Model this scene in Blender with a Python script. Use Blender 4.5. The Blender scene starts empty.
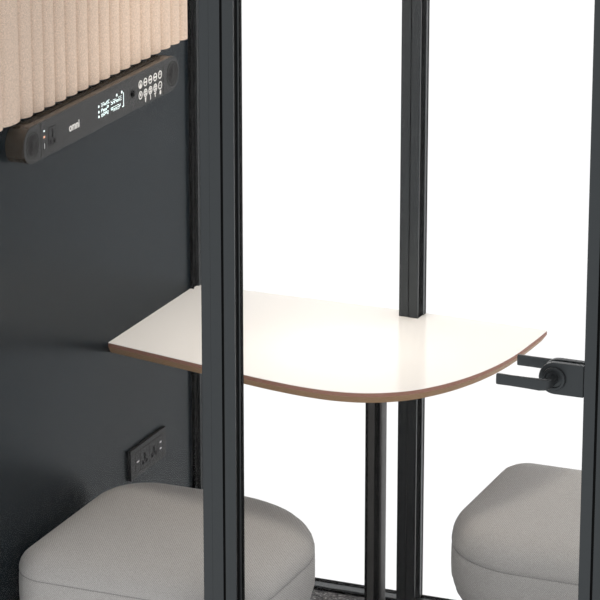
import bpy, bmesh, math, random
from mathutils import Vector, Matrix
random.seed(4)
PI = math.pi
sc = bpy.context.scene
col = sc.collection

# ------------------------------------------------------------------ materials
def new_mat(name):
    m = bpy.data.materials.new(name); m.use_nodes = True
    nt = m.node_tree; b = nt.nodes['Principled BSDF']
    return m, nt, b

def nd(nt, t, **kw):
    n = nt.nodes.new(t)
    for k, v in kw.items():
        if k in n.inputs: n.inputs[k].default_value = v
        else: setattr(n, k, v)
    return n

def mottled(name, c, rough, spec=.5, scale=40., var=.08, bump=0., bscale=400., metallic=0., tint=None):
    """base colour with a faint procedural mottling, optional fine bump"""
    m, nt, b = new_mat(name)
    tc = nd(nt, 'ShaderNodeTexCoord')
    no = nd(nt, 'ShaderNodeTexNoise', Scale=scale, Detail=4.)
    nt.links.new(tc.outputs['Object'], no.inputs['Vector'])
    r = nd(nt, 'ShaderNodeValToRGB')
    r.color_ramp.elements[0].position = .3; r.color_ramp.elements[1].position = .7
    r.color_ramp.elements[0].color = tuple(x*(1-var) for x in c)+(1,)
    r.color_ramp.elements[1].color = tuple(x*(1+var) for x in c)+(1,)
    nt.links.new(no.outputs['Fac'], r.inputs['Fac'])
    nt.links.new(r.outputs['Color'], b.inputs['Base Color'])
    b.inputs['Roughness'].default_value = rough
    b.inputs['Specular IOR Level'].default_value = spec
    b.inputs['Metallic'].default_value = metallic
    if tint: b.inputs['Specular Tint'].default_value = tint+(1,)
    if bump:
        n2 = nd(nt, 'ShaderNodeTexNoise', Scale=bscale, Detail=2.)
        nt.links.new(tc.outputs['Object'], n2.inputs['Vector'])
        bp = nd(nt, 'ShaderNodeBump', Strength=bump, Distance=.001)
        nt.links.new(n2.outputs['Fac'], bp.inputs['Height'])
        nt.links.new(bp.outputs['Normal'], b.inputs['Normal'])
    return m

def emissive(name, c, s):
    m, nt, b = new_mat(name)
    b.inputs['Base Color'].default_value = c+(1,)
    b.inputs['Emission Color'].default_value = c+(1,)
    b.inputs['Emission Strength'].default_value = s
    if s < 1: m.cycles.emission_sampling = 'NONE'
    return m

def glass_mat(name, refl=.006, tint=(.995, .995, .995)):
    m = bpy.data.materials.new(name); m.use_nodes = True
    nt = m.node_tree; nt.nodes.clear()
    o = nd(nt, 'ShaderNodeOutputMaterial'); mx = nd(nt, 'ShaderNodeMixShader')
    t = nd(nt, 'ShaderNodeBsdfTransparent'); g = nd(nt, 'ShaderNodeBsdfGlossy')
    t.inputs['Color'].default_value = tint+(1,)
    g.inputs['Roughness'].default_value = .02
    mx.inputs[0].default_value = refl
    nt.links.new(t.outputs[0], mx.inputs[1]); nt.links.new(g.outputs[0], mx.inputs[2])
    nt.links.new(mx.outputs[0], o.inputs['Surface'])
    return m

def fabric_mat(name, c):
    m, nt, b = new_mat(name)
    tc = nd(nt, 'ShaderNodeTexCoord')
    dt = nd(nt, 'ShaderNodeVectorMath', operation='DOT_PRODUCT')
    nt.links.new(tc.outputs['Object'], dt.inputs[0]); dt.inputs[1].default_value = (1150., 800., 1150.)
    sn = nd(nt, 'ShaderNodeMath', operation='SINE'); nt.links.new(dt.outputs['Value'], sn.inputs[0])
    wv = nd(nt, 'ShaderNodeMapRange'); wv.inputs['From Min'].default_value = -1
    nt.links.new(sn.outputs[0], wv.inputs['Value'])
    no = nd(nt, 'ShaderNodeTexNoise', Scale=260., Detail=3.)
    nt.links.new(tc.outputs['Object'], no.inputs['Vector'])
    ad = nd(nt, 'ShaderNodeMath', operation='MULTIPLY_ADD')
    nt.links.new(wv.outputs[0], ad.inputs[0]); ad.inputs[1].default_value = .8
    nt.links.new(no.outputs['Fac'], ad.inputs[2])
    r = nd(nt, 'ShaderNodeValToRGB')
    r.color_ramp.elements[0].position = .3; r.color_ramp.elements[1].position = 1.3
    r.color_ramp.elements[0].color = tuple(x*.82 for x in c)+(1,)
    r.color_ramp.elements[1].color = tuple(x*1.18 for x in c)+(1,)
    nt.links.new(ad.outputs[0], r.inputs['Fac'])
    nt.links.new(r.outputs['Color'], b.inputs['Base Color'])
    bp = nd(nt, 'ShaderNodeBump', Strength=.35, Distance=.0012)
    nt.links.new(ad.outputs[0], bp.inputs['Height'])
    nt.links.new(bp.outputs['Normal'], b.inputs['Normal'])
    b.inputs['Roughness'].default_value = .9
    b.inputs['Specular IOR Level'].default_value = .2
    b.inputs['Sheen Weight'].default_value = .15
    b.inputs['Sheen Roughness'].default_value = .5
    return m

def ply_mat(name, ca, cb, freq):
    """thin horizontal plies across the board edge"""
    m, nt, b = new_mat(name)
    tc = nd(nt, 'ShaderNodeTexCoord'); sp = nd(nt, 'ShaderNodeSeparateXYZ')
    nt.links.new(tc.outputs['Object'], sp.inputs[0])
    no = nd(nt, 'ShaderNodeTexNoise', Scale=18., Detail=3.)
    nt.links.new(tc.outputs['Object'], no.inputs['Vector'])
    a = nd(nt, 'ShaderNodeMath', operation='MULTIPLY_ADD')
    nt.links.new(no.outputs['Fac'], a.inputs[0]); a.inputs[1].default_value = .0015
    nt.links.new(sp.outputs['Z'], a.inputs[2])
    f = nd(nt, 'ShaderNodeMath', operation='MULTIPLY'); f.inputs[1].default_value = freq
    nt.links.new(a.outputs[0], f.inputs[0])
    s = nd(nt, 'ShaderNodeMath', operation='SINE'); nt.links.new(f.outputs[0], s.inputs[0])
    r = nd(nt, 'ShaderNodeMapRange'); r.inputs['From Min'].default_value = -1
    nt.links.new(s.outputs[0], r.inputs['Value'])
    mx = nd(nt, 'ShaderNodeMix', data_type='RGBA')
    mx.inputs['A'].default_value = ca+(1,); mx.inputs['B'].default_value = cb+(1,)
    mx.inputs[6].default_value = ca+(1,); mx.inputs[7].default_value = cb+(1,)
    nt.links.new(r.outputs[0], mx.inputs[0])
    nt.links.new(mx.outputs[2], b.inputs['Base Color'])
    b.inputs['Roughness'].default_value = .6
    return m

def carpet_mat(name):
    m, nt, b = new_mat(name)
    tc = nd(nt, 'ShaderNodeTexCoord')
    no = nd(nt, 'ShaderNodeTexNoise', Scale=110., Detail=5., Roughness=.75)
    nt.links.new(tc.outputs['Object'], no.inputs['Vector'])
    r = nd(nt, 'ShaderNodeValToRGB')
    e = r.color_ramp.elements
    e[0].position = .38; e[0].color = (.05, .05, .052, 1)
    e[1].position = .68; e[1].color = (.75, .73, .70, 1)
    x = e.new(.54); x.color = (.17, .165, .165, 1)
    nt.links.new(no.outputs['Fac'], r.inputs['Fac'])
    nt.links.new(r.outputs['Color'], b.inputs['Base Color'])
    bp = nd(nt, 'ShaderNodeBump', Strength=.7, Distance=.004)
    nt.links.new(no.outputs['Fac'], bp.inputs['Height'])
    nt.links.new(bp.outputs['Normal'], b.inputs['Normal'])
    b.inputs['Roughness'].default_value = .95
    return m

M = dict(
    wall=mottled('dark wall panel', (.0018, .0050, .0078), .30, .09, 3., .05, tint=(.6, .85, 1.)),
    frame=mottled('anthracite powder coat', (.0175, .0185, .0195), .34, .5, 60., .04, .05, 1500., tint=(.85, .95, 1.)),
    seal=mottled('black rubber seal', (.002, .0022, .0024), .6, .06, 60., .1),
    felt=mottled('beige felt', (.67, .53, .43), .95, .15, 330., .17, .6, 500.),
    bar=mottled('charcoal plastic', (.0155, .0155, .0155), .42, .22, 30., .04),
    casing=mottled('glossy casing with felt reflection', (.034, .026, .018), .27, .5, 30., .04),  # brown reflection of the felt panel put into the base colour
    grille=mottled('speaker mesh', (.016, .016, .016), .7, .15, 900., .5, .6, 1200.),
    black=mottled('black plastic', (.002, .002, .002), .6, .06, 60., .1),
    plate=mottled('socket plastic', (.018, .018, .019), .45, .15, 40., .04),
    ledw=emissive('white light', (.88, 1., 1.), .5),
    print_=mottled('white print', (.75, .74, .72), .6, .3, 60., .03),
    ledo=emissive('orange light', (.9, .5, .3), .3),
    steel=mottled('bright metal', (.55, .55, .55), .35, .5, 60., .05, metallic=.7),
    laminate=mottled('white laminate', (.90, .875, .84), .13, .4, 5., .006),
    ply=ply_mat('ply edge', (.25, .112, .075), (.36, .18, .125), 2900.),
    chamfer=ply_mat('ply chamfer', (.34, .205, .11), (.40, .255, .145), 1500.),
    leg=mottled('dark bronze metal', (.042, .040, .038), .42, .4, 40., .05),
    fabric=fabric_mat('grey twill', (.325, .316, .305)),
    piping=mottled('grey cord', (.25, .245, .24), .9, .2, 300., .1),
    carpet=carpet_mat('speckled carpet'),
    ceiling=mottled('light ceiling felt', (.60, .56, .52), .9, .2, 20., .04),
    glass=glass_mat('clear glass'),
    lamp=emissive('ceiling lamp', (1., .90, .78), 8.),
)

# ------------------------------------------------------------------ mesh helpers
def add_box(bm, x0, x1, y0, y1, z0, z1):
    v = [bm.verts.new((x, y, z)) for x in (x0, x1) for y in (y0, y1) for z in (z0, z1)]
    for f in ((0,1,3,2),(4,6,7,5),(0,4,5,1),(2,3,7,6),(0,2,6,4),(1,5,7,3)):
        bm.faces.new([v[i] for i in f])

def add_prism(bm, pts, z0, z1):
    """vertical prism over a plan polygon"""
    lo = [bm.verts.new((x, y, z0)) for x, y in pts]; hi = [bm.verts.new((x, y, z1)) for x, y in pts]
    n = len(pts)
    for i in range(n): bm.faces.new((lo[i], lo[(i+1) % n], hi[(i+1) % n], hi[i]))
    bm.faces.new(hi); bm.faces.new(lo[::-1])

def add_slab_x(bm, pts, x0, x1):
    """plate facing +X: polygon given in (y, z)"""
    lo = [bm.verts.new((x0, y, z)) for y, z in pts]; hi = [bm.verts.new((x1, y, z)) for y, z in pts]
    n = len(pts)
    for i in range(n): bm.faces.new((lo[i], lo[(i+1) % n], hi[(i+1) % n], hi[i]))
    bm.faces.new(hi); bm.faces.new(lo[::-1])

def add_slab_y(bm, pts, y0, y1):
    """plate facing -Y: polygon given in (x, z)"""
    lo = [bm.verts.new((x, y0, z)) for x, z in pts]; hi = [bm.verts.new((x, y1, z)) for x, z in pts]
    n = len(pts)
    for i in range(n): bm.faces.new((lo[i], hi[i], hi[(i+1) % n], lo[(i+1) % n]))
    bm.faces.new(lo); bm.faces.new(hi[::-1])

def add_rings(bm, rings, cap0=True, cap1=True, closed=True):
    vs = [[bm.verts.new(p) for p in r] for r in rings]
    n = len(rings[0])
    for a, b in zip(vs, vs[1:]):
        for i in range(n if closed else n-1):
            bm.faces.new((a[i], a[(i+1) % n], b[(i+1) % n], b[i]))
    if cap0: bm.faces.new(vs[0][::-1])
    if cap1: bm.faces.new(vs[-1])

def circ(cx, cy, r, n=32, sx=1., sy=1.):
    return [(cx+r*sx*math.cos(2*PI*i/n), cy+r*sy*math.sin(2*PI*i/n)) for i in range(n)]

def stadium(y0, y1, z0, z1, n=20):
    r = (z1-z0)/2; zc = (z0+z1)/2
    p = [(y1-r+r*math.sin(PI*i/n), zc-r*math.cos(PI*i/n)) for i in range(n+1)]
    return p+[(y0+r-r*math.sin(PI*i/n), zc+r*math.cos(PI*i/n)) for i in range(n+1)]

def rrect(x0, x1, y0, y1, rs, n=14):
    """rounded rectangle, radii for the corners (x0y0, x1y0, x1y1, x0y1), anticlockwise"""
    out = []
    for (cx, cy, a0), r in zip(((x0, y0, PI), (x1, y0, 1.5*PI), (x1, y1, 0), (x0, y1, .5*PI)), rs):
        px = cx+r if cx == x0 else cx-r; py = cy+r if cy == y0 else cy-r
        out += [(px+r*math.cos(a0+.5*PI*i/n), py+r*math.sin(a0+.5*PI*i/n)) for i in range(n+1)]
    return out

def add_tube(bm, pts, r, n=8, closed=False):
    P = [Vector(p) for p in pts]; rings = []
    for i, p in enumerate(P):
        a = P[i-1] if (i or closed) else p; b = P[(i+1) % len(P)] if (i < len(P)-1 or closed) else p
        t = (b-a).normalized(); u = t.cross(Vector((0, 0, 1)))
        u = u.normalized() if u.length > 1e-5 else Vector((1, 0, 0)); w = u.cross(t)
        rings.append([p+(u*math.cos(2*PI*k/n)+w*math.sin(2*PI*k/n))*r for k in range(n)])
    if closed: rings.append(rings[0]); add_rings(bm, rings, False, False); bmesh.ops.remove_doubles(bm, verts=bm.verts, dist=1e-6)
    else: add_rings(bm, rings)

def obj(name, bm, mat, parent=None, bevel=0., smooth=False, segs=2, ang=35, origin=None):
    bmesh.ops.recalc_face_normals(bm, faces=bm.faces)
    me = bpy.data.meshes.new(name)
    o = bpy.data.objects.new(name, me); col.objects.link(o)
    off = Vector(origin) if origin else Vector((0, 0, 0))
    base = off
    if parent is not None:
        o.parent = parent
        w = Vector((0, 0, 0)); p = parent
        while p is not None: w += p.location; p = p.parent
        bmesh.ops.translate(bm, vec=-w, verts=bm.verts)
    elif origin:
        bmesh.ops.translate(bm, vec=-off, verts=bm.verts); o.location = off
    bm.to_mesh(me); bm.free()
    me.materials.append(M[mat])
    if smooth:
        for p in me.polygons: p.use_smooth = True
        me.set_sharp_from_angle(angle=math.radians(ang))
    if bevel:
        md = o.modifiers.new('bevel', 'BEVEL'); md.width = bevel; md.segments = segs
        md.limit_method = 'ANGLE'; md.angle_limit = math.radians(35); md.harden_normals = False
    return o

def thing(name, label, cat, loc=(0, 0, 0), group=None):
    o = bpy.data.objects.new(name, None); col.objects.link(o)
    o.location = loc; o.empty_display_size = .05
    o['label'] = label; o['category'] = cat
    if group: o['group'] = group
    return o

def struct(o, label=None):
    o['kind'] = 'structure'
    if label: o['label'] = label
    return o

def sroot(name, loc, label=None):
    o = bpy.data.objects.new(name, None); col.objects.link(o); o.location = loc
    return struct(o, label)

def B(*a):
    bm = bmesh.new(); add_box(bm, *a); return bm
def PX(pts, x0, x1):
    bm = bmesh.new(); add_slab_x(bm, pts, x0, x1); return bm
def PY_(pts, y0, y1):
    bm = bmesh.new(); add_slab_y(bm, pts, y0, y1); return bm
def PZ(pts, z0, z1):
    bm = bmesh.new(); add_prism(bm, pts, z0, z1); return bm

def text_bm(body, size, m):
    """lettering as mesh; local x = reading direction, y = up; m maps it into the scene"""
    cu = bpy.data.curves.new('lettering', 'FONT'); cu.body = body; cu.size = size
    cu.extrude = .0004; cu.offset = size*.03
    t = bpy.data.objects.new('lettering', cu); col.objects.link(t)
    bpy.context.view_layer.update()
    dg = bpy.context.evaluated_depsgraph_get()
    me = bpy.data.meshes.new_from_object(t.evaluated_get(dg))
    bm = bmesh.new(); bm.from_mesh(me); bm.transform(m)
    bpy.data.objects.remove(t); bpy.data.curves.remove(cu); bpy.data.meshes.remove(me)
    return bm

# ------------------------------------------------------------------ setting
H = 2.2                     # inner height of the booth
XR = 1.95                   # right side of the booth
struct(obj('floor', B(-.06, XR, -.625, .4895, -.03, .012), 'carpet'), 'speckled dark grey carpet inside the booth')
struct(obj('wall_left', B(-.06, 0, -.64, .53, 0, H), 'wall'), 'dark blue grey satin wall panel on the left')
struct(obj('ceiling', B(-.06, XR, -.64, .56, H, H+.05), 'ceiling'), 'pale ceiling of the booth')

# left front post: outer profile, slot, inner jamb strip, rubber seal towards the door
def front_post(name, x0, x1, mirror, label):
    s = -1 if mirror else 1
    xa = x0 if not mirror else x1
    r = sroot(name, (xa, -.60, 0), label)
    def bx(a, b, y0, y1):
        a, b = xa+s*a, xa+s*b
        return B(min(a, b), max(a, b), y0, y1, 0, H)
    W = x1-x0
    obj('profile', bx(0, .0206, -.625, -.580), 'frame', r, .0004)
    obj('profile', bx(.0209, .0448, -.625, -.580), 'frame', r, .0004)
    obj('groove', bx(.0206, .0209, -.6246, -.580), 'frame', r)
    obj('cover_strip', bx(.0502, W, -.625, -.6205), 'frame', r, .0005)
    obj('slot_seal', bx(.0448, .0502, -.6230, -.590), 'seal', r)
    obj('web', bx(.0502, W-.007, -.6205, -.5980), 'frame', r)
    obj('rubber_seal', bx(W-.007, W-.0045, -.6185, -.5985), 'seal', r)
    obj('flange', bx(.0502, W-.0015, -.5980, -.5800), 'frame', r, .0008)
    obj('rubber_seal', bx(W-.0015, W, -.5925, -.5820), 'seal', r)
    return r
front_post('trim_1', .5231, .5973, False, 'dark front post left of the glass door')
front_post('trim_2', 1.3397, 1.4139, True, 'dark front post right of the glass door')

# rear mullion with two cover strips and recessed body
r = sroot('trim_3', (.5655, .47, 0), 'dark mullion in the rear glass wall')
obj('cover_strip', B(.5412, .5642, .4445, .4490, 0, H), 'frame', r, .0005)
obj('cover_strip', B(.5668, .5890, .4425, .4475, 0, H), 'frame', r, .0005)
obj('web', B(.5480, .5790, .4490, .4720, 0, H), 'seal', r)
obj('slot_seal', B(.5642, .5668, .4460, .4490, 0, H), 'seal', r)
obj('flange', B(.5412, .5915, .4720, .4830, 0, H), 'frame', r, .0005)
obj('rubber_seal', B(.5420, .5918, .4830, .4900, 0, H), 'seal', r)
# profile where the rear glass meets the left wall
r = sroot('trim_4', (0, .47, 0), 'dark corner profile between left wall and rear glass')
obj('cover_strip', B(0, .0092, .4500, .4530, 0, H), 'seal', r, .0004)
obj('web', B(0, .0040, .4530, .4770, 0, H), 'seal', r)
obj('flange', B(0, .0110, .4770, .4890, 0, H), 'frame', r, .0005)
obj('outer_profile', B(0, .0200, .4990, .5300, 0, H), 'frame', r, .0005)
# sill rail under the rear glass
r = sroot('trim_5', (0, .47, 0), 'dark sill rail under the rear glass')
def rail(pts):
    bm = bmesh.new(); add_slab_x(bm, pts, .0, XR); return bm
obj('profile', rail([(.489, 0), (.489, .0205), (.4740, .0215), (.4490, .0215), (.4470, .0195), (.4470, 0)]), 'frame', r, .0004)
obj('rubber_seal', rail([(.4895, .0200), (.4895, .0245), (.4860, .0245), (.4760, .0222), (.4760, .0200)]), 'seal', r)
obj('front_shade_strip', rail([(.4470, 0), (.4470, .0180), (.4455, .0170), (.4455, 0)]), 'seal', r)  # shade on the rail's front face put in as a black strip
r = obj('trim_6', B(0, XR, -.625, -.58, -.03, .0), 'frame'); 
struct(r, 'dark sill rail under the front glass')

# glazing
struct(obj('window_1', B(.0005, .5648, .4905, .4985, .0, H), 'glass'), 'clear rear glass pane left of the mullion')
struct(obj('window_2', B(.5662, XR, .4905, .4985, .0, H), 'glass'), 'clear rear glass pane right of the mullion')
struct(obj('window_3', B(.0, .5225, -.604, -.596, .0, H), 'glass'), 'clear fixed front pane beside the door')

# ------------------------------------------------------------------ glass door with its lock and levers
d = sroot('door_1', (.60, -.60, 0), 'frameless clear glass door with black lever handles')
obj('glass_leaf', B(.6005, 1.3365, -.605, -.595, .002, H-.002), 'glass', d)
def lock_side(ysurf, out):
    """lock plate on one face of the door; out = -1 towards the viewer, +1 into the booth"""
    zc, r, xc = 1.0185, .0325, 1.2765
    pts = [(1.3365, zc+r), (xc, zc+r)]
    pts += [(xc-r*math.sin(PI*i/16), zc+r*math.cos(PI*i/16)) for i in range(1, 16)]
    pts += [(xc, zc-r), (1.3365, zc-r)]
    y0, y1 = sorted((ysurf, ysurf+out*.013))
    pl = obj('lock_plate', PY_(pts, y0, y1), 'frame', d, .0015)
    yf = ysurf+out*.013
    bm = bmesh.new()
    rings = [[(xc+rr*math.cos(2*PI*k/36), yf+out*dy, zc+rr*math.sin(2*PI*k/36)) for k in range(36)]
             for rr, dy in ((.0238, 0), (.0238, .004), (.0225, .006), (.0180, .006), (.0170, .0025), (.0095, .0025))]
    add_rings(bm, rings)
    obj('rosette', bm, 'frame', pl, smooth=True, ang=25)
    # lever: neck coming out of the rosette, rounded elbow, flat tapering grip
    bm = bmesh.new()
    yl = yf+out*.0445
    path = [((xc, yf+out*.002, zc), .0085, .0085), ((xc, yf+out*.022, zc), .0085, .0085),
            ((xc-.0010, yf+out*.034, zc), .0095, .0100), ((xc-.0060, yf+out*.0415, zc), .0090, .0110),
            ((xc-.0150, yl, zc), .0070, .0118), ((xc-.040, yl, zc+.0002), .0052, .0112),
            ((xc-.075, yl, zc+.0006), .0050, .0108), ((xc-.100, yl, zc+.001), .0052, .0112), ((xc-.1030, yl, zc+.001), .0045, .0105)]
    rings = []
    for i, (p, a, b) in enumerate(path):
        q0 = Vector(path[max(i-1, 0)][0]); q1 = Vector(path[min(i+1, len(path)-1)][0])
        t = (q1-q0).normalized(); w = Vector((0, 0, 1)); u = t.cross(w).normalized()
        rr = []
        for k in range(20):
            c, s_ = math.cos(2*PI*k/20), math.sin(2*PI*k/20)
            e = .55
            c = math.copysign(abs(c)**e, c); s_ = math.copysign(abs(s_)**e, s_)
            rr.append(Vector(p)+u*a*c+w*b*s_)
        rings.append(rr)
    add_rings(bm, rings)
    obj('lever', bm, 'frame', pl, smooth=True, ang=40)
lock_side(-.605, -1)
lock_side(-.595, 1)

# ------------------------------------------------------------------ fluted felt panel on the wall
bm = bmesh.new()
valleys = [-0.5985, -0.5765, -0.548, -0.493, -0.41, -0.356, -0.3035, -0.252, -0.1995, -0.144, -0.09, -0.0355, 0.018, 0.0685, 0.122, 0.176, 0.229, 0.283, 0.336, 0.386, .4285]
prof = []
for va, vb in zip(valleys, valleys[1:]):
    for i in range(12):
        a = 2*i/12-1
        prof.append((.0040+.018*(math.sqrt(max(0, 1-a*a*.93))-math.sqrt(.07)), va+(vb-va)*i/12))
prof.append((.0040, valleys[-1]))
Z0, Z1 = 1.3650, 2.06
add_rings(bm, [[(.0005, y, Z0), (x, y, Z0), (x, y, Z1), (.0005, y, Z1)] for x, y in prof])
p = obj('acoustic_panel', bm, 'felt', None, smooth=True, ang=30, origin=(0, 0, 1.3650))
p['label'] = 'beige fluted felt acoustic panel on the dark wall above the long control bar'; p['category'] = 'wall panel'

# ------------------------------------------------------------------ control bar
FX = .045
t = thing('control_bar', 'long charcoal wall bar with speakers, display and round buttons below beige fluted panel', 'control bar', (0, -.083, 1.32))
body = obj('body', PX(stadium(-.471, .3045, 1.2762, 1.3572), .0, FX-.0012), 'casing', t, .0008, True)
obj('front_plate', PX(stadium(-.4706, .3041, 1.2766, 1.3568), FX-.0012, FX), 'bar', t, .0004, True)
obj('vent_slot', B(.0232, .0262, -.398, .218, 1.3567, 1.3575), 'black', body)
for yc in (-.431, .267):
    bm = bmesh.new()
    rings = [[(FX+dx, yc+rr*math.cos(2*PI*k/40), 1.3165+rr*math.sin(2*PI*k/40)) for k in range(40)]
             for rr, dx in ((.0292, -.001), (.0292, .0006), (.0280, .0006), (.0262, -.0002), (.018, .0006), (.0065, .0010), (.0055, .0014), (.003, .0016))]
    add_rings(bm, rings)
    obj('speaker', bm, 'grille', t, smooth=True)
for ys in (-.3935, .2175):
    obj('joint_line', B(FX-.0003, FX+.00015, ys, ys+.0012, 1.2768, 1.3566), 'black', body)
# universal socket
so = obj('socket', PX([(-.3570, 1.2980), (-.3225, 1.2980), (-.3225, 1.3350), (-.3570, 1.3350)], FX-.001, FX+.0004), 'plate', t, .0004)
def holes(parent, yc, zs, zr, dy, x, hw=.0030, hr=.0046):
    obj('pin_hole', B(x-.0006, x+.0005, yc-hw, yc+hw, zs-.0085, zs+.0085), 'black', parent)
    for s in (-1, 1):
        obj('pin_hole', PX(circ(yc+s*dy, zr, hr, 16), x-.0006, x+.0005), 'black', parent)
holes(so, -.3385, 1.3205, 1.3035, .0075, FX+.0004)
obj('frame_line', PX([(-.3585, 1.2965), (-.3210, 1.2965), (-.3210, 1.3365), (-.3585, 1.3365)], FX-.001, FX+.00015), 'black', so)
obj('indicator_light', PX([(-.3800, 1.3330), (-.3745, 1.3330), (-.3745, 1.3362), (-.3800, 1.3362)], FX, FX+.0006), 'ledw', t)
obj('indicator_light', PX([(-.3812, 1.3195), (-.3738, 1.3195), (-.3738, 1.3235), (-.3812, 1.3235)], FX, FX+.0006), 'ledo', t)
po = obj('usb_port', PX([(-.3815, 1.2940), (-.3712, 1.2940), (-.3712, 1.3095), (-.3815, 1.3095)], FX-.001, FX+.0003), 'black', t)
obj('contact', PX([(-.3785, 1.2955), (-.3757, 1.2955), (-.3757, 1.3080), (-.3785, 1.3080)], FX, FX+.0007), 'steel', po)
# lettering, reading along +Y on a face that looks towards +X
def face(y, z, x=FX): return Matrix.Translation((x, y, z)) @ Matrix(((0, 0, 1, 0), (1, 0, 0, 0), (0, 1, 0, 0), (0, 0, 0, 1)))
obj('logo_lettering', text_bm('omni', .0245, face(-.2600, 1.3050)), 'print_', t)
# display: rows of small lit characters, too small to read in the photograph
def glyph_row(bm, y0_, z0_, n, w, h, gap, th):
    y = y0_
    for k in range(n):
        segs = random.choice(('abfg', 'cdge', 'efgb', 'agd', 'acge', 'fgcd', 'bgdf', 'adef'))
        bx = {'a': (0, w, h-th, h), 'd': (0, w, 0, th), 'g': (0, w, h/2-th/2, h/2+th/2),
              'f': (0, th, h/2, h), 'e': (0, th, 0, h/2), 'b': (w-th, w, h/2, h), 'c': (w-th, w, 0, h/2)}
        for s in segs:
            a, b, c, e = bx[s]
            add_box(bm, FX, FX+.0005, y+a, y+b, z0_+c, z0_+e)
        y += w+gap
bm = bmesh.new(); glyph_row(bm, -.1030, 1.3235, 5, .0065, .0078, .0022, .0011); glyph_row(bm, -.1030, 1.3110, 4, .0075, .0088, .0023, .0012)
glyph_row(bm, -.1030, 1.3005, 4, .0075, .0075, .0020, .0013)
obj('display_characters', bm, 'ledw', t)
bm = bmesh.new(); glyph_row(bm, -.0540, 1.3165, 6, .0068, .0098, .0024, .0012); glyph_row(bm, -.0540, 1.2995, 5, .0078, .0105, .0022, .0013)
obj('display_characters', bm, 'ledw', t)
for z in (1.3240, 1.3115, 1.3008): obj('display_symbol', PX(circ(-.1150, z+.0030, .0032, 10), FX, FX+.0005), 'ledw', t)
for y, z in ((-.0245, 1.3325), (.0010, 1.3335)): obj('display_symbol', PX(circ(y, z, .0034, 10), FX, FX+.0005), 'ledw', t)
obj('display_symbol', PX([(.0025, 1.2985), (.0108, 1.2985), (.0108, 1.3310), (.0085, 1.3310), (.0085, 1.3010), (.0025, 1.3010)], FX, FX+.0005), 'ledw', t)
# sensor
bm = bmesh.new()
add_rings(bm, [[(FX+dx, .0573+rr*math.cos(2*PI*k/24), 1.3164+rr*math.sin(2*PI*k/24)) for k in range(24)]
               for rr, dx in ((.0085, -.001), (.0085, .0015), (.0065, .0020), (.0055, .0005), (.002, .0015))])
obj('sensor', bm, 'black', t, smooth=True)
# ten round touch buttons with a symbol in each, four little symbols beneath
def ring(y, z, ro, ri, n=28):
    bm = bmesh.new()
    prof_ = ((ri, -.0005), (ri, .0006), (ro, .0006), (ro, -.0005))
    rings = [[(FX+dx, y+rr*math.cos(2*PI*k/n), z+rr*math.sin(2*PI*k/n)) for k in range(n)] for rr, dx in prof_]
    add_rings(bm, rings, False, False); return bm
for row, z in enumerate((1.3289, 1.3040)):
    for k in range(5):
        y = .0973+.0259*k
        b_ = obj('button', ring(y, z, .0097, .0070), 'print_', t)
        bm = bmesh.new()
        if row == 0 and k in (1, 2, 3):
            add_box(bm, FX, FX+.0005, y-.0075, y+.0075, z-.0019, z+.0019)
        elif row == 0 and k == 0:
            add_slab_x(bm, circ(y, z-.0030, .0048, 14), FX, FX+.0005); add_box(bm, FX, FX+.0005, y-.0012, y+.0012, z, z+.005)
        elif row == 0:
            add_box(bm, FX, FX+.0005, y-.0030, y+.0030, z-.0005, z+.0012); add_slab_x(bm, circ(y, z+.0035, .0014, 10), FX, FX+.0005)
        elif k == 0:
            add_box(bm, FX, FX+.0005, y-.0026, y+.0026, z-.0022, z+.0045)
        elif k == 4:
            add_box(bm, FX, FX+.0005, y-.0030, y+.0030, z-.0008, z+.0008)
        else:
            add_box(bm, FX, FX+.0005, y-.0062, y+.0062, z-.0042, z-.0018); add_box(bm, FX, FX+.0005, y-.0062, y+.0062, z+.0014, z+.0036)
            add_box(bm, FX, FX+.0005, y-.0013, y+.0013, z-.0055, z+.0055)
        obj('symbol', bm, 'print_', b_)
for y, pts in ((.1232, ((-.004, .0055), (-.0015, -.0055), (.0015, -.0055), (.004, .0055))),
               (.1495, ((-.0014, .0055), (-.0014, -.0055), (.0014, -.0055), (.0014, .0055))),
               (.1740, ((-.0048, .005), (-.0048, .0022), (-.0014, .0022), (-.0014, -.005), (.0014, -.005), (.0014, .0022), (.0048, .0022), (.0048, .005))),
               (.2018, tuple(circ(0, -.0005, .0052, 12, .85)))):
    obj('symbol', PX([(y+a, 1.2879+b) for a, b in pts], FX, FX+.0005), 'print_', t)

# ------------------------------------------------------------------ wall socket near the floor
t = thing('wall_socket', 'dark double power socket plate with usb low on left wall, below the table', 'socket', (0, .188, .406))
pl = obj('plate', B(.0, .0085, .0915, .2850, .3690, .4435), 'plate', t, .0012)
x = .0088
for a, b in ((.1165, .1415), (.1425, .1910), (.1920, .2385), (.2395, .2650)):
    obj('module', B(.007, x, a, b, .3815, .4310), 'plate', t, .0005)
obj('module_border', B(.007, .00865, .1155, .2660, .3805, .4320), 'black', t)
for yc in (.1662, .2158): holes(t, yc, .4085, .3955, .0094, x, .0042, .0056)
obj('indicator_light', B(x-.0005, x+.0006, .1225, .1345, .4055, .4080), 'print_', t)
for z in (.4125, .3965):
    u = obj('usb_port', B(x-.0005, x+.0004, .2490, .2580, z, z+.0036), 'steel', t)

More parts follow.
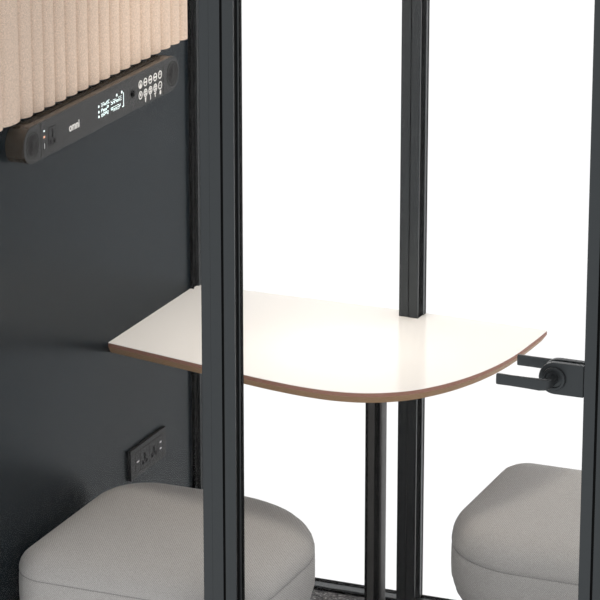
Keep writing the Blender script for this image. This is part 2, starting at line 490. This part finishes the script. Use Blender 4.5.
# ------------------------------------------------------------------ table
t = thing('table', 'white table with ply edge and one long rounded end against the rear glass', 'table', (.45, .2, 0))
ZT = .74
ctl = [(.261, -.0595), (.376, -.0858), (.450, -.1010), (.525, -.1115), (.600, -.1125), (.672, -.0970), (.739, -.0590),
       (.789, -.0060), (.832, .0680), (.866, .1620), (.887, .2700), (.8945, .3800), (.8975, .4745), (.899, .58)]
def catmull(P, n=8):
    out = []
    for i in range(1, len(P)-2):
        p0, p1, p2, p3 = (Vector(q) for q in P[i-1:i+3])
        for k in range(n):
            s = k/n
            out.append(.5*((2*p1)+(p2-p0)*s+(2*p0-5*p1+4*p2-p3)*s*s+(3*p1-p0-3*p2+p3)*s**3))
    out.append(Vector(P[-2])); return out
front = [Vector((.0005, .0)), Vector((.13, -.0297)), Vector((.261, -.0595))]+catmull(ctl)
tail = [Vector(q) for q in ((.64, .4878), (.5926, .4885), (.5926, .4712), (.5898, .4712), (.5898, .4418), (.5660, .4418), (.5650, .4438), (.5404, .4438), (.5404, .4885), (.0108, .4885), (.0108, .4762), (.0048, .4762), (.0048, .4535), (.0098, .4535), (.0098, .4494), (.0005, .4494))]
outline = front+tail
# laminate top with a chamfered ply body beneath; the edge is split at its joint
def inset(P, d):
    out = []
    for i, p in enumerate(P):
        a = P[max(i-1, 0)]; b = P[min(i+1, len(P)-1)]
        tv = (b-a).normalized(); out.append(p+Vector((-tv.y, tv.x))*d)
    out[0].x = P[0].x; out[-1].y = P[-1].y
    return out
fi = inset(front, .0130)
fs = inset(front, .0003)
bm = bmesh.new(); add_prism(bm, [tuple(p) for p in front+tail], ZT-.0012, ZT)
top = obj('tabletop', bm, 'laminate', t)
bm = bmesh.new()
fi2 = inset(front, .018)
add_prism(bm, [tuple(p) for p in fi2+tail], ZT-.0270, ZT-.0012)
obj('board', bm, 'chamfer', t)
cut = min(range(len(front)), key=lambda i: (front[i]-Vector((.789, -.006))).length)
for a, b in ((0, cut), (cut, len(front)-1)):
    bm = bmesh.new()
    A = [(*front[i], ZT-.0012) for i in range(a, b+1)]; Bq = [(*fs[i], ZT-.0102) for i in range(a, b+1)]
    D = [(*fi2[i], ZT-.0012) for i in range(a, b+1)]; E_ = [(*fi2[i], ZT-.0102) for i in range(a, b+1)]
    add_rings(bm, [[A[i], Bq[i], E_[i], D[i]] for i in range(len(A))])
    eb = obj('edge_band', bm, 'ply', t, smooth=True)
    bm = bmesh.new()
    F_ = [(*fi[i], ZT-.0275) for i in range(a, b+1)]; G = [(*fi2[i], ZT-.0275) for i in range(a, b+1)]
    add_rings(bm, [[Bq[i], F_[i], G[i], E_[i]] for i in range(len(Bq))])
    obj('chamfer', bm, 'chamfer', eb, smooth=True)
# column leg, softly rounded square section with a groove drawn as black strips on its front face, and base
LX, LY = .5965, .165
s = .0195
bm = bmesh.new(); sec = rrect(LX-s, LX+s, LY-s, LY+s, (.006,)*4, 5)
add_prism(bm, sec, .022, ZT-.0272)
lg = obj('leg', bm, 'leg', t, smooth=True, ang=25)
for ga, gb in ((-.0190, -.0125), (.0035, .0165)):
    obj('groove', B(LX+ga, LX+gb, LY-s-.0004, LY-s+.002, .022, ZT-.0275), 'black', lg)  # dark bands put in as black strips, slightly proud of the leg
obj('base_plate', PZ(rrect(.45, .75, .03, .30, (.04,)*4), .012, .022), 'leg', t, .002)

# ------------------------------------------------------------------ poufs
def make_pouf(x0, x1, y0, y1, rs, kz, kd, label):
    cx, cy = (x0+x1)/2, (y0+y1)/2
    t = thing('pouf', label, 'pouf', (cx, cy, 0), 'grey poufs')
    def rg(d, z, extra=1.):
        pts = rrect(x0+d, x1-d, y0+d, y1-d, [max(q-d, .012+.25*d) for q in rs])
        return [(cx+(a-cx)*extra, cy+(b-cy)*extra, z) for a, b in pts]
    # top pad, from the upper seam to its soft crown
    bm = bmesh.new()
    zt = lambda z: .374+(z-.374)*kz
    rings = [rg(.003, .374)]+[rg(dd*kd, zt(z)) for dd, z in ((.0005, .378), (.001, .384), (.004, .393), (.010, .402), (.020, .4105),
             (.034, .4175), (.055, .4230), (.085, .4268), (.12, .4287), (.16, .4297))]
    rings += [[(cx+(a-cx)*f, cy+(b-cy)*f, zt(.4300)) for a, b, _ in rings[-1]] for f in (.6, .25, .02)]
    add_rings(bm, rings)
    obj('seat_pad', bm, 'fabric', t, smooth=True, ang=60)
    # side band between the seams, then tucking under
    bm = bmesh.new()
    add_rings(bm, [rg(.012, .374), rg(.003, .374), rg(.0005, .368), rg(0, .350), rg(0, .320), rg(.001, .300), rg(.004, .292)])
    bd = obj('side_band', bm, 'fabric', t, smooth=True, ang=60)
    bm = bmesh.new()
    add_rings(bm, [rg(.004, .292), rg(.0065, .281), rg(.0115, .267), rg(.0185, .254), rg(.030, .245), rg(.05, .24)])
    obj('underside', bm, 'fabric', t, smooth=True, ang=60)
    for z, d in ((.3742, .0028), (.2660, .0125)):
        bm = bmesh.new(); add_tube(bm, rg(d, z), .0014, 6, True)
        obj('piping', bm, 'piping', t, smooth=True)
    bm = bmesh.new(); add_rings(bm, [rg(.09, .012), rg(.09, .245)])
    obj('base', bm, 'fabric', t, smooth=True)
    return t
make_pouf(.013, .5985, -.5520, .0120, (.087, .128, .267, .138), 1.2, 1.12, 'grey upholstered pouf against the left wall, in front of the table')
make_pouf(.8217, 1.395, -.1142, .4330, (.209, .209, .078, .078), 1.31, .62, 'grey upholstered pouf by the rear glass, right of the table')

# ------------------------------------------------------------------ light
w = bpy.data.worlds.new('white surroundings'); sc.world = w; w.use_nodes = True
bg = w.node_tree.nodes['Background']
bg.inputs['Color'].default_value = (1, 1, 1, 1); bg.inputs['Strength'].default_value = 1.07

# lamp set into the booth ceiling
LMX, LMY = .50, .16
t = thing('ceiling_lamp', 'round warm lamp set in the pale ceiling above the table', 'lamp', (LMX, LMY, H))
obj('rim', PZ(circ(LMX, LMY, .10, 40), H-.012, H), 'frame', t, .002)
obj('diffuser', PZ(circ(LMX, LMY, .09, 40), H-.016, H-.011), 'lamp', t)
sp = bpy.data.lights.new('lamp_beam', 'SPOT'); so_ = bpy.data.objects.new('lamp_beam', sp); col.objects.link(so_)
so_.parent = t; so_.location = (0, 0, -.02)
sp.energy = 64; sp.color = (1., .92, .82); sp.spot_size = math.radians(112); sp.spot_blend = 1.; sp.shadow_soft_size = .24

# ------------------------------------------------------------------ camera
cd = bpy.data.cameras.new('camera'); cam = bpy.data.objects.new('camera', cd); col.objects.link(cam)
cd.sensor_width = 36; cd.lens = 196.242; cd.clip_end = 100
cam.location = (3.16857, -6.37755, 3.09309)
cam.rotation_euler = (math.radians(90-17.57318), 0, math.radians(22.88152))
sc.camera = cam
sc.view_settings.view_transform = 'Standard'; sc.view_settings.look = 'None'
sc.view_settings.exposure = 0; sc.view_settings.gamma = 1; sc.view_settings.use_curve_mapping = False
sc.cycles.use_adaptive_sampling = False; sc.cycles.sampling_pattern = 'TABULATED_SOBOL'; sc.cycles.use_denoising = True; sc.cycles.denoising_input_passes = 'RGB_ALBEDO_NORMAL'
sc.cycles.sample_clamp_indirect = 3.; sc.cycles.caustics_reflective = False; sc.cycles.max_bounces = 10; sc.cycles.transparent_max_bounces = 16
